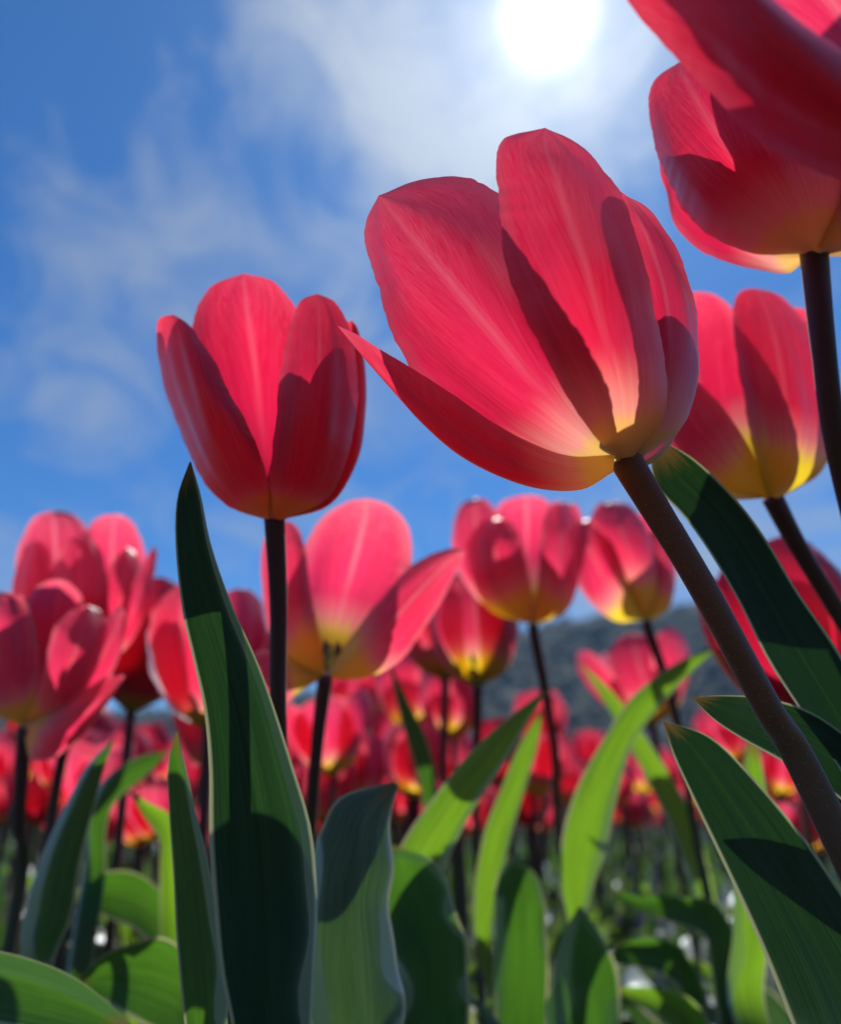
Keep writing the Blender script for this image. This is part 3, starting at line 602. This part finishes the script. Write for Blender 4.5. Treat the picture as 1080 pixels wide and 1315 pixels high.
pp(S10, D, E([(28, 928), (32, 880), (28, 830), (27, 792), (36, 768), (49, 753), (62, 746), (76, 744)], -25), E([(38, 928), (72, 890), (98, 850), (110, 810), (108, 780), (100, 760), (89, 749), (76, 744)], -25), -30, M_CORAL, 1)
pp(S10, D, E([(25, 932), (-30, 905), (-56, 855), (-54, 810), (-40, 782), (-24, 770), (-10, 763), (4, 760)], 5), E([(31, 928), (47, 882), (50, 836), (44, 800), (36, 780), (26, 768), (15, 762), (4, 760)], 35), 25, M_CORAL, 2)
pp(S10, D, E([(29, 930), (47, 892), (57, 850), (66, 815), (76, 797), (87, 786), (99, 780), (112, 777)], 45), E([(40, 932), (84, 914), (114, 882), (131, 845), (137, 815), (134, 796), (126, 783), (112, 777)], 25), 30, M_CORAL, 3)
pp(S10, D, E([(34, 925), (75, 908), (110, 884), (134, 870), (147, 866), (153, 866), (157, 867), (160, 868)], 45), E([(30, 940), (40, 975), (72, 972), (108, 942), (132, 910), (146, 891), (154, 878), (160, 868)], 35), 12, M_CORAL, 4)
pp(S10, D, E([(36, 925), (78, 882), (107, 842), (127, 808), (139, 792), (145, 785), (150, 781), (155, 778)], 8), E([(42, 930), (98, 912), (138, 872), (155, 836), (161, 810), (161, 794), (159, 784), (155, 778)], 25), 14, M_CORAL, 5)
pp(S10, D, E([(25, 930), (-5, 880), (-15, 830), (-12, 800), (-5, 780), (2, 770), (10, 765), (18, 763)], -55), E([(34, 928), (50, 880), (56, 830), (52, 800), (44, 782), (36, 772), (28, 765), (18, 763)], -55), -25, M_CORAL, 6)
D = .40; TILT = .15; S11 = shaped('coral tulip with many pointed petals standing behind the left open one', 107, 847, D, -.165, [(60, 1100, .41)], .0030)
pp(S11, D, E([(100, 845), (50, 812), (25, 772), (20, 730), (26, 695), (37, 672), (52, 660), (70, 656)], -12), E([(108, 843), (125, 800), (129, 750), (123, 710), (113, 682), (101, 666), (86, 658), (70, 656)], -20), 15, M_CORAL, 7)
pp(S11, D, E([(105, 845), (108, 800), (103, 750), (101, 715), (107, 688), (118, 670), (132, 662), (148, 660)], -30), E([(115, 845), (162, 815), (183, 770), (187, 730), (181, 695), (172, 675), (162, 664), (148, 660)], -15), -25, M_CORAL, 8)
pp(S11, D, E([(100, 848), (80, 812), (68, 772), (67, 737), (73, 712), (82, 698), (92, 691), (103, 689)], 50), E([(110, 848), (132, 812), (138, 772), (136, 737), (130, 712), (122, 698), (113, 691), (103, 689)], 50), 22, M_CORAL, 9)
pp(S11, D, E([(98, 848), (42, 827), (20, 787), (17, 752), (21, 724), (27, 707), (34, 698), (44, 694)], 12), E([(103, 848), (86, 812), (75, 772), (68, 740), (64, 716), (60, 704), (53, 697), (44, 694)], 45), 22, M_CORAL, 10)
pp(S11, D, E([(112, 845), (137, 815), (156, 780), (170, 750), (180, 730), (187, 716), (193, 707), (199, 700)], 45), E([(117, 848), (157, 836), (182, 802), (192, 766), (197, 741), (200, 722), (201, 710), (199, 700)], 32), 12, M_CORAL, 11)
pp(S11, D, E([(106, 848), (118, 812), (128, 775), (136, 742), (143, 722), (149, 712), (155, 706), (162, 703)], 48), E([(114, 849), (150, 832), (172, 795), (180, 760), (180, 735), (177, 718), (171, 708), (162, 703)], 25), 20, M_CORAL, 12)
TILT = 0.0
S9 = simple('round red tulip tucked below the spreading coral petal in the middle', 614, 878, 150, .47, .0, (-.02, .2, 1), (.12, .2, .15), M_YEL, .5, 9, 1.0, .95,
            stem_pts=[(612, 1080, .48)])
S9b = simple('red tulip half hidden behind the round one in the middle', 572, 872, 140, .52, -.01, (-.1, 0, 1), (.05,), M_YEL, .1, 19, 1, .95)
S12 = simple('dark pink tulip squeezed between the left coral tulips', 168, 912, 170, .45, .01, (.05, 0, 1), (.02, .1), M_DEEP, .2, 12, .9, .85)
S13 = simple('coral tulip directly behind the tall dark leaf', 268, 935, 190, .39, .01, (-.06, .1, 1), (.3, .5, .25, .4), M_CORAL, 1.5, 13, .95, .9)
S14 = simple('bright red tulip at the right edge behind the slanting stems', 1052, 925, 235, .34, .03, (-.12, .1, 1), (.1, .25, .1), M_DEEP, 1.8, 14, 1.05, .98)
S15 = simple('ruffled red tulip in front of the dark hill below the tilted one', 838, 930, 118, .60, .03, (-.1, .15, 1), (.1, .5, .2, .6), M_YEL, .3, 15, 1.05, 1.1)
S16 = simple('small red tulip right below the coral spreading flower', 462, 926, 88, .78, .0, (-.05, .2, 1), (.05, .2), M_YEL, .5, 16, 1.05, 1.1)
S17 = simple('small pink red tulip low on the right beside the big stem', 948, 985, 80, .85, .0, (-.15, .2, 1), (.1, .3), M_YEL, .9, 17, 1.05, 1.0)
S18 = simple('red tulip partly behind the small open one, left of the twin leaves', 532, 940, 105, .70, .0, (.0, .2, 1), (.05, .2), M_YEL, 1.1, 18, 1.05, 1.05)

# leaves of the foreground plants, read off the photograph
leaf_px(S8, [(921, 832, 920, 834, .40), (868, 852, 890, 862, .40), (812, 895, 850, 905, .40), (775, 950, 812, 958, .40), (742, 1010, 792, 1025, .40),
             (723, 1070, 780, 1085, .40), (720, 1130, 762, 1140, .40), (730, 1190, 750, 1195, .40), (738, 1300, 750, 1300, .41)], -.2, M_LEAFL, wave=.03, seed=71, bw=.008)
leaf_px(S9, [(704, 884, 703, 886, .33), (655, 920, 680, 925, .33), (605, 965, 645, 985, .33), (560, 1020, 605, 1045, .33), (515, 1085, 575, 1105, .33), (490, 1150, 555, 1165, .33),
             (495, 1230, 560, 1240, .33), (515, 1320, 570, 1320, .34)], -.2, M_LEAFL, wave=.03, seed=72, bw=.008)
leaf_px(S7, [(700, 905, 699, 907, .42), (668, 955, 690, 960, .42), (645, 1010, 674, 1015, .42), (622, 1070, 655, 1080, .42), (610, 1140, 640, 1150, .42), (612, 1220, 634, 1220, .42)],
        -.2, M_LEAFL, wave=.03, seed=73, bw=.006)
leaf_px(S15, [(743, 850, 744, 850, .50), (775, 900, 792, 895, .50), (815, 970, 838, 960, .50), (850, 1040, 878, 1025, .50), (880, 1110, 905, 1095, .50), (905, 1190, 925, 1180, .50)],
        .15, M_LEAFL, wave=.05, seed=74, bw=.006)
leaf_px(S9b, [(500, 855, 503, 855, .47), (510, 905, 524, 900, .47), (525, 960, 548, 950, .47), (540, 1010, 562, 1005, .47), (545, 1070, 566, 1070, .47)], .15, M_LEAF, wave=.06, seed=75, bw=.006)
leaf_px(S10, [(143, 950, 146, 952, .30), (110, 985, 134, 985, .30), (80, 1040, 118, 1045, .30), (52, 1100, 102, 1110, .30), (32, 1165, 92, 1175, .30), (25, 1230, 68, 1238, .30),
              (25, 1320, 60, 1320, .31)], -.22, M_LEAF, wave=.05, seed=76, bw=.008)
leaf_px(S11, [(217, 962, 217, 966, .40), (170, 975, 182, 1000, .40), (130, 1005, 148, 1030, .40), (110, 1050, 135, 1070, .40), (105, 1120, 135, 1130, .40)], -.2, M_LEAF, wave=.05, seed=77, bw=.006)
leaf_px(S10, [(175, 1320, 165, 1335, .23), (110, 1265, 90, 1330, .23), (50, 1235, 20, 1320, .23), (-20, 1218, -50, 1310, .23), (-90, 1225, -110, 1310, .24)], .2, M_LEAF, wave=.05, seed=78, base=(-.22, .28, 0))
leaf_px(S13, [(160, 1010, 162, 1012, .38), (190, 1030, 185, 1050, .38), (222, 1050, 205, 1080, .38), (232, 1100, 205, 1110, .38), (235, 1180, 205, 1180, .38)], .2, M_LEAFL, wave=.08, seed=79, bw=.007)

def leafy(label, x, y): return plant(label, x, y, 'broad low leaves in the foreground', 'leaves', 'leafy_plant')
E1 = leafy('broad dark leaf with pale edge between the folded leaf and the twin leaves', .01, .33)
leaf_px(E1, [(505, 1085, 510, 1087, .30), (470, 1125, 562, 1112, .30), (478, 1185, 592, 1178, .30), (505, 1255, 602, 1250, .30), (520, 1345, 600, 1345, .30)], .15, M_LEAF, wave=.24, seed=81)
E2 = leafy('pair of broad wavy leaves at the bottom right of centre', .07, .40)
leaf_px(E2, [(655, 1096, 660, 1098, .37), (640, 1130, 694, 1130, .37), (632, 1200, 704, 1195, .37), (640, 1345, 704, 1345, .37)], .2, M_LEAF, wave=.32, seed=82)
leaf_px(E2, [(742, 1165, 748, 1165, .36), (716, 1215, 775, 1208, .36), (702, 1275, 798, 1270, .36), (700, 1350, 805, 1350, .36)], .2, M_LEAF, wave=.30, seed=83)
E3 = leafy('curly arching leaves with pale edges low on the right', .15, .44)
leaf_px(E3, [(785, 1142, 786, 1146, .44), (825, 1150, 822, 1172, .43), (870, 1148, 868, 1185, .42), (915, 1160, 905, 1200, .42), (945, 1200, 918, 1230, .42), (955, 1290, 925, 1300, .42)], .3, M_LEAF, wave=.30, seed=84, bw=.006)
leaf_px(E3, [(778, 1238, 780, 1240, .42), (800, 1212, 805, 1240, .41), (845, 1205, 848, 1250, .40), (885, 1225, 875, 1270, .40), (905, 1290, 872, 1310, .40)], .3, M_LEAF, wave=.30, seed=85, bw=.006)
leaf_px(E3, [(790, 1268, 790, 1275, .37), (840, 1268, 835, 1300, .37), (890, 1285, 875, 1330, .37), (920, 1340, 890, 1370, .37)], .3, M_LEAFL, wave=.25, seed=86, bw=.006)
E4 = leafy('dark arching leaves at the bottom left behind the corner leaf', -.12, .36)
leaf_px(E4, [(98, 1262, 99, 1266, .30), (135, 1222, 140, 1290, .30), (185, 1205, 190, 1320, .30), (225, 1225, 235, 1350, .30), (260, 1300, 250, 1380, .31)], .2, M_LEAF, wave=.2, seed=87)
leaf_px(E4, [(90, 1150, 90, 1154, .40), (130, 1120, 140, 1180, .40), (180, 1125, 180, 1200, .40), (220, 1170, 205, 1240, .40), (235, 1260, 205, 1290, .40)], .2, M_LEAF, wave=.10, seed=88)

# ================================================================== prototypes for the field
rnd = random.Random(5)
def field_proto(seed, ht, op, mat, full=True):
    """a whole tulip at the origin; full keeps its parts, else everything is one mesh"""
    r = random.Random(seed); z = ht; lean = np.array([r.uniform(-.2, .2), r.uniform(-.2, .2), 1.0]); b = np.array([r.uniform(-.02, .02), r.uniform(-.02, .02), z])
    size = r.uniform(.058, .072); sp = r.uniform(0, 1)
    nt_, ns = (16, 9) if full else (9, 5)
    pet = [petal_param(b, lean, size*(1 if k % 2 else .97), sp+k*math.pi/3+r.uniform(-.1, .1), max(0, op+r.uniform(-.1, .2)), r, nt_, ns, 1.05, rfac=1 if k % 2 else .9) for k in range(6)]
    st = tube([v3((0, 0, -.01)), b*.5+v3((r.uniform(-.01, .01), 0, 0)), b], [.0035, .0026], 8 if full else 5, 12 if full else 6)
    lv = []
    for k in range(3):
        az = sp*7+k*2.2+r.uniform(-.4, .4)
        lv.append(leaf_geo((0, 0, 0), az, r.uniform(.17, .25), r.uniform(.030, .048), r.uniform(.12, .35), r.uniform(.2, 1.2), r.uniform(-.8, .8), r.uniform(.15, .35), r, 18 if full else 9, 9 if full else 5))
    ov = ovary(b, lean, size)
    return pet, st, lv, ov
def place_free(o, x, y, rz, s): o.location = (x, y, 0); o.rotation_euler = (0, 0, rz); o.scale = (s, s, s)

protos = []
for i, (sd_, ht, op, mt) in enumerate([(101, .315, .02, M_YEL), (102, .30, .12, M_YEL), (103, .33, .05, M_DEEP), (104, .31, .3, M_YEL), (105, .325, .0, M_YEL), (106, .30, .5, M_YEL)]):
    pet, st, lv, ov = field_proto(sd_, ht, op, mt)
    e = plant('x', 0, 0, 'small tulips in the field beyond')
    for g in pet: part(e, 'petal', g, mt)
    part(e, 'stem', st, M_STEM if i % 2 else M_STEMG)
    for k, g in enumerate(lv): part(e, 'leaf', g, [M_LEAF, M_LEAFL, M_LEAFG][k])
    part(e, 'pistil', ov, M_PIST)
    protos.append(e)
lows = []
for i in range(6):
    mt = M_YEL if i != 2 else M_DEEP
    pet, st, lv, ov = field_proto(201+i, rnd.uniform(.29, .335), [.02, .15, .05, .3, 0, .5][i], mt, False)
    lows.append(join([(g, 0) for g in pet]+[(st, 1)]+[(g, 2) for g in lv]))
low_mesh = []
for i, g in enumerate(lows):
    o = mk('tulip', g, [M_DEEP if i == 2 else M_YEL, M_STEMG, M_LEAF]); low_mesh.append(o.data); bpy.data.objects.remove(o)

def proj(x, y, z):
    d = np.array([x, y, z])-CAM; dd = d@FW
    return CX+FPX*(d@RT)/dd, CY-FPX*(d@UP)/dd, dd
def copy_tree(e):
    c = e.copy(); C.collection.objects.link(c)
    for ch in list(e.children):
        k = ch.copy(); C.collection.objects.link(k); k.parent = c
    return c
pts = []
def ok(x, y, dmin):
    return all((x-a)**2+(y-b)**2 > dmin*dmin for a, b in pts)
R2 = random.Random(77); NB = 84
near = 0; first = [True]*6
tries = 0
while near < 180  and tries < 4000:
    tries += 1
    y = R2.uniform(.58, .92) if near < NB else R2.uniform(.74, 1.55); x = R2.uniform(-.66*y-.05, .66*y+.05)
    px, py, dd = proj(x, y, .36)
    if near < NB and not (px < 330 or 400 < px < 740 or 930 < px): continue
    if 855 < px < 1010 and R2.random() < .75: continue
    if 690 < px < 870 and (y < .95 or R2.random() < .5): continue
    if not ok(x, y, .046): continue
    pts.append((x, y)); k = near % 6
    e = protos[k] if first[k] else copy_tree(protos[k]); first[k] = False
    place_free(e, x, y, R2.uniform(0, 6.28), R2.uniform(.72, .97) if near < NB else R2.uniform(.76, 1.02))
    side = 'on the left' if px < 380 else ('in the middle' if px < 720 else 'on the right')
    tag(e, 'small blurred red tulip in the nearer field rows '+side, 'tulip', 'small tulips in the nearer field rows '+side)
    near += 1
far = 0; tries = 0
while far < 102 and tries < 9000:
    tries += 1
    y = 1.45+.85*R2.random()**.8; x = R2.uniform(-.64*y-.05, .64*y+.05)
    px, py, dd = proj(x, y, .36)
    if 865 < px < 1010 and R2.random() < .5: continue
    if not ok(x, y, .09): continue
    pts.append((x, y))
    o = bpy.data.objects.new('tulip', low_mesh[far % 6]); C.collection.objects.link(o)
    place_free(o, x, y, R2.uniform(0, 6.28), R2.uniform(.78, 1.06))
    tag(o, 'tiny blurred red tulip far off in the dense rows below the hill', 'tulip', 'distant tulips below the hill'); far += 1
# the rest of the field, past counting
gs = []
for i in range(1900):
    y = 2.32+16*R2.random()**1.6; x = R2.uniform(-.66*y, .66*y); a = R2.uniform(0, 6.28); s = R2.uniform(.9, 1.08)
    V, F, UV, MI = lows[R2.randrange(6)]
    c_, s_ = math.cos(a)*s, math.sin(a)*s
    V2 = V@np.array([[c_, s_, 0], [-s_, c_, 0], [0, 0, s]])+np.array([x, y, 0])
    gs.append((V2, F, UV, MI))
Vs = []; Fs = []; Us = []; Ms = []; n = 0
for V, F, UV, MI in gs:
    Vs.append(V); Fs += [[a+n for a in q] for q in F]; Us += UV; Ms += MI; n += len(V)
fo = mk('tulip_field', (np.vstack(Vs), Fs, Us, Ms), [M_YEL, M_STEMG, M_LEAF])
tag(fo, 'dense distant band of red tulips fading to the foot of the hill', 'tulip field', None, 'stuff')

# --- leafy plants under the flowers -------------------------------------------
def clump(seed, n, hmax):
    r = random.Random(seed); e = plant('x', 0, 0, 'low tulip leaves under the flowers', 'leaves', 'leafy_plant')
    for k in range(n):
        az = r.uniform(0, 6.28)
        g = leaf_geo((r.uniform(-.01, .01), r.uniform(-.01, .01), -.005), az, hmax*r.uniform(.85, 1.25), r.uniform(.020, .046), r.uniform(.05, .5), r.uniform(.3, 2.7),
                     r.uniform(-1.2, 1.2), r.uniform(.1, .4), r, 34, 11, wave=.26)
        part(e, 'leaf', g, [M_LEAF, M_LEAFL, M_LEAFD, M_LEAFG][r.choice([0, 0, 1, 1, 2, 3, 3])])
    return e
cl = [clump(300+i, 5, h) for i, h in enumerate([.17, .19, .20, .18, .21, .19, .16])]
cp = []; k = 0; tries = 0; cf = [True]*7
while k < 150 and tries < 5000:
    tries += 1
    y = .30+.95*R2.random()**.9; x = R2.uniform(-.66*y-.04, .66*y+.04)
    if any((x-a)**2+(y-b)**2 < .042**2 for a, b in cp): continue
    cp.append((x, y)); j = k % 7
    e = cl[j] if cf[j] else copy_tree(cl[j]); cf[j] = False
    s = R2.uniform(.9, 1.1)*(0.92 if y < .45 else 1.0)
    place_free(e, x, y, R2.uniform(0, 6.28), s)
    tag(e, 'low clump of green tulip leaves with pale wavy edges', 'leaves', 'low leaf clumps under the flowers'); k += 1

# ================================================================== ground, hill, haze
def soil():
    m, nt = newmat('soil')
    o = N(nt, 'ShaderNodeTexCoord').outputs['Object']
    f = N(nt, 'ShaderNodeTexNoise', inp={0: o, 2: 9.0, 3: 10.0, 4: .65}).outputs[0]
    g = N(nt, 'ShaderNodeTexNoise', inp={0: o, 2: .05, 3: 6.0}).outputs[0]
    c = MIX(nt, RAMP(nt, f, .35, .65), (.035, .024, .015), (.085, .062, .042))
    c = MIX(nt, RAMP(nt, g, .4, .6, .35, .9), c, (.04, .075, .022))
    b = N(nt, 'ShaderNodeBump', inp={0: .8, 1: .02, 2: f}).outputs[0]
    p = N(nt, 'ShaderNodeBsdfPrincipled', inp={0: c}); p.inputs['Roughness'].default_value = .95; nt.links.new(b, p.inputs['Normal'])
    finish(nt, p.outputs[0]); return m
V = []; F = []
xs = np.concatenate([-np.geomspace(900, .3, 26), [0], np.geomspace(.3, 900, 26)]); n = len(xs)
for yy in xs:
    for xx in xs:
        V.append((xx, yy, (.008*noise.noise((xx*6, yy*6, 0)) - .004) if abs(xx)+abs(yy) < 12 else 0))
for i in range(n-1):
    for j in range(n-1): F.append([i*n+j, i*n+j+1, (i+1)*n+j+1, (i+1)*n+j])
g = mk('ground', (np.array(V), F, [(0, 0)]*(4*len(F))), soil()); tag(g, kind='structure')

# wooded hill behind the field
m, nt = newmat('forest')
oc = N(nt, 'ShaderNodeTexCoord').outputs['Object']
f = N(nt, 'ShaderNodeTexNoise', inp={0: oc, 2: .12, 3: 8.0, 4: .7}).outputs[0]
f2_ = N(nt, 'ShaderNodeTexNoise', inp={0: oc, 2: .015, 3: 3.0}).outputs[0]
cc = MIX(nt, RAMP(nt, f, .35, .65), (.005, .011, .008), (.010, .020, .013)); cc = MIX(nt, RAMP(nt, f2_, .4, .6, 0, .6), cc, (.012, .018, .016))
p = N(nt, 'ShaderNodeBsdfPrincipled', inp={0: cc}); p.inputs['Roughness'].default_value = .9
finish(nt, p.outputs[0]); M_FOR = m
def hill_h(x, y):
    az = math.degrees(math.atan2(x, y)); r = math.hypot(x, y)
    el = np.interp(az, [-70, -45, -28, -15, -5, 2, 8, 14, 22, 32, 50, 75], [3, 4.5, 5, 6.2, 8.4, 10.7, 12.6, 13.2, 13.1, 12.0, 9, 5])
    top = 330*math.tan(math.radians(el))
    k = min(1, max(0, (r-130)/200)); k = k*k*(3-2*k)
    return top*k*(1-.35*max(0, (r-340)/200)) + 5*noise.noise((x*.012, y*.012, 1))*k
V = []; F = []; na, nr = 90, 36
for i in range(na):
    az = math.radians(-72+150*i/(na-1))
    for j in range(nr):
        r = 120+420*j/(nr-1); x, y = r*math.sin(az), r*math.cos(az)
        V.append((x, y, hill_h(x, y)-.3))
for i in range(na-1):
    for j in range(nr-1): F.append([i*nr+j, (i+1)*nr+j, (i+1)*nr+j+1, i*nr+j+1])
h = mk('hills', (np.array(V), F, [(0, 0)]*(4*len(F))), M_FOR); tag(h, kind='structure')
# tree crowns covering the slope, one wood
ico = []
t = (1+5**.5)/2
iv = np.array([(-1, t, 0), (1, t, 0), (-1, -t, 0), (1, -t, 0), (0, -1, t), (0, 1, t), (0, -1, -t), (0, 1, -t), (t, 0, -1), (t, 0, 1), (-t, 0, -1), (-t, 0, 1)])/1.9
it = [(0, 11, 5), (0, 5, 1), (0, 1, 7), (0, 7, 10), (0, 10, 11), (1, 5, 9), (5, 11, 4), (11, 10, 2), (10, 7, 6), (7, 1, 8), (3, 9, 4), (3, 4, 2), (3, 2, 6), (3, 6, 8), (3, 8, 9), (4, 9, 5), (2, 4, 11), (6, 2, 10), (8, 6, 7), (9, 8, 1)]
Vs = []; Fs = []; n = 0; R3 = random.Random(9)
for i in range(5200):
    az = math.radians(R3.uniform(-36, 36)); r = R3.uniform(150, 345); x, y = r*math.sin(az), r*math.cos(az)
    s = R3.uniform(1.8, 4.2)
    vv = iv*np.array([s, s, s*R3.uniform(1.0, 1.9)])*(1+.25*np.array([[R3.uniform(-1, 1)] for _ in range(12)]))+np.array([x, y, hill_h(x, y)+s*.8])
    Vs.append(vv); Fs += [[a+n for a in q] for q in it]; n += 12
fr_ = mk('forest', (np.vstack(Vs), Fs, [(0, 0)]*(3*len(Fs))), M_FOR)
tag(fr_, 'dark blurred wood covering the hill behind the tulip field', 'forest', None, 'stuff')

m, nt = newmat('haze_air')
pv = N(nt, 'ShaderNodeVolumePrincipled'); pv.inputs['Color'].default_value = (.40, .68, 1.0, 1); pv.inputs['Density'].default_value = .0004; pv.inputs['Anisotropy'].default_value = .2
o = N(nt, 'ShaderNodeOutputMaterial'); nt.links.new(pv.outputs[0], o.inputs['Volume'])
X, Z0, Z1 = 905, -2, 112
V = np.array([(a, b, c) for a in (-X, X) for b in (-X, X) for c in (Z0, Z1)], float)
F = [[0, 1, 3, 2], [4, 6, 7, 5], [0, 4, 5, 1], [2, 3, 7, 6], [0, 2, 6, 4], [1, 5, 7, 3]]
hz = mk('haze', (V, F, [(0, 0)]*24), m); hz.data.polygons.foreach_set('use_smooth', [False]*6)
tag(hz, 'thin blue air between the field and the hill', 'haze', None, 'stuff')
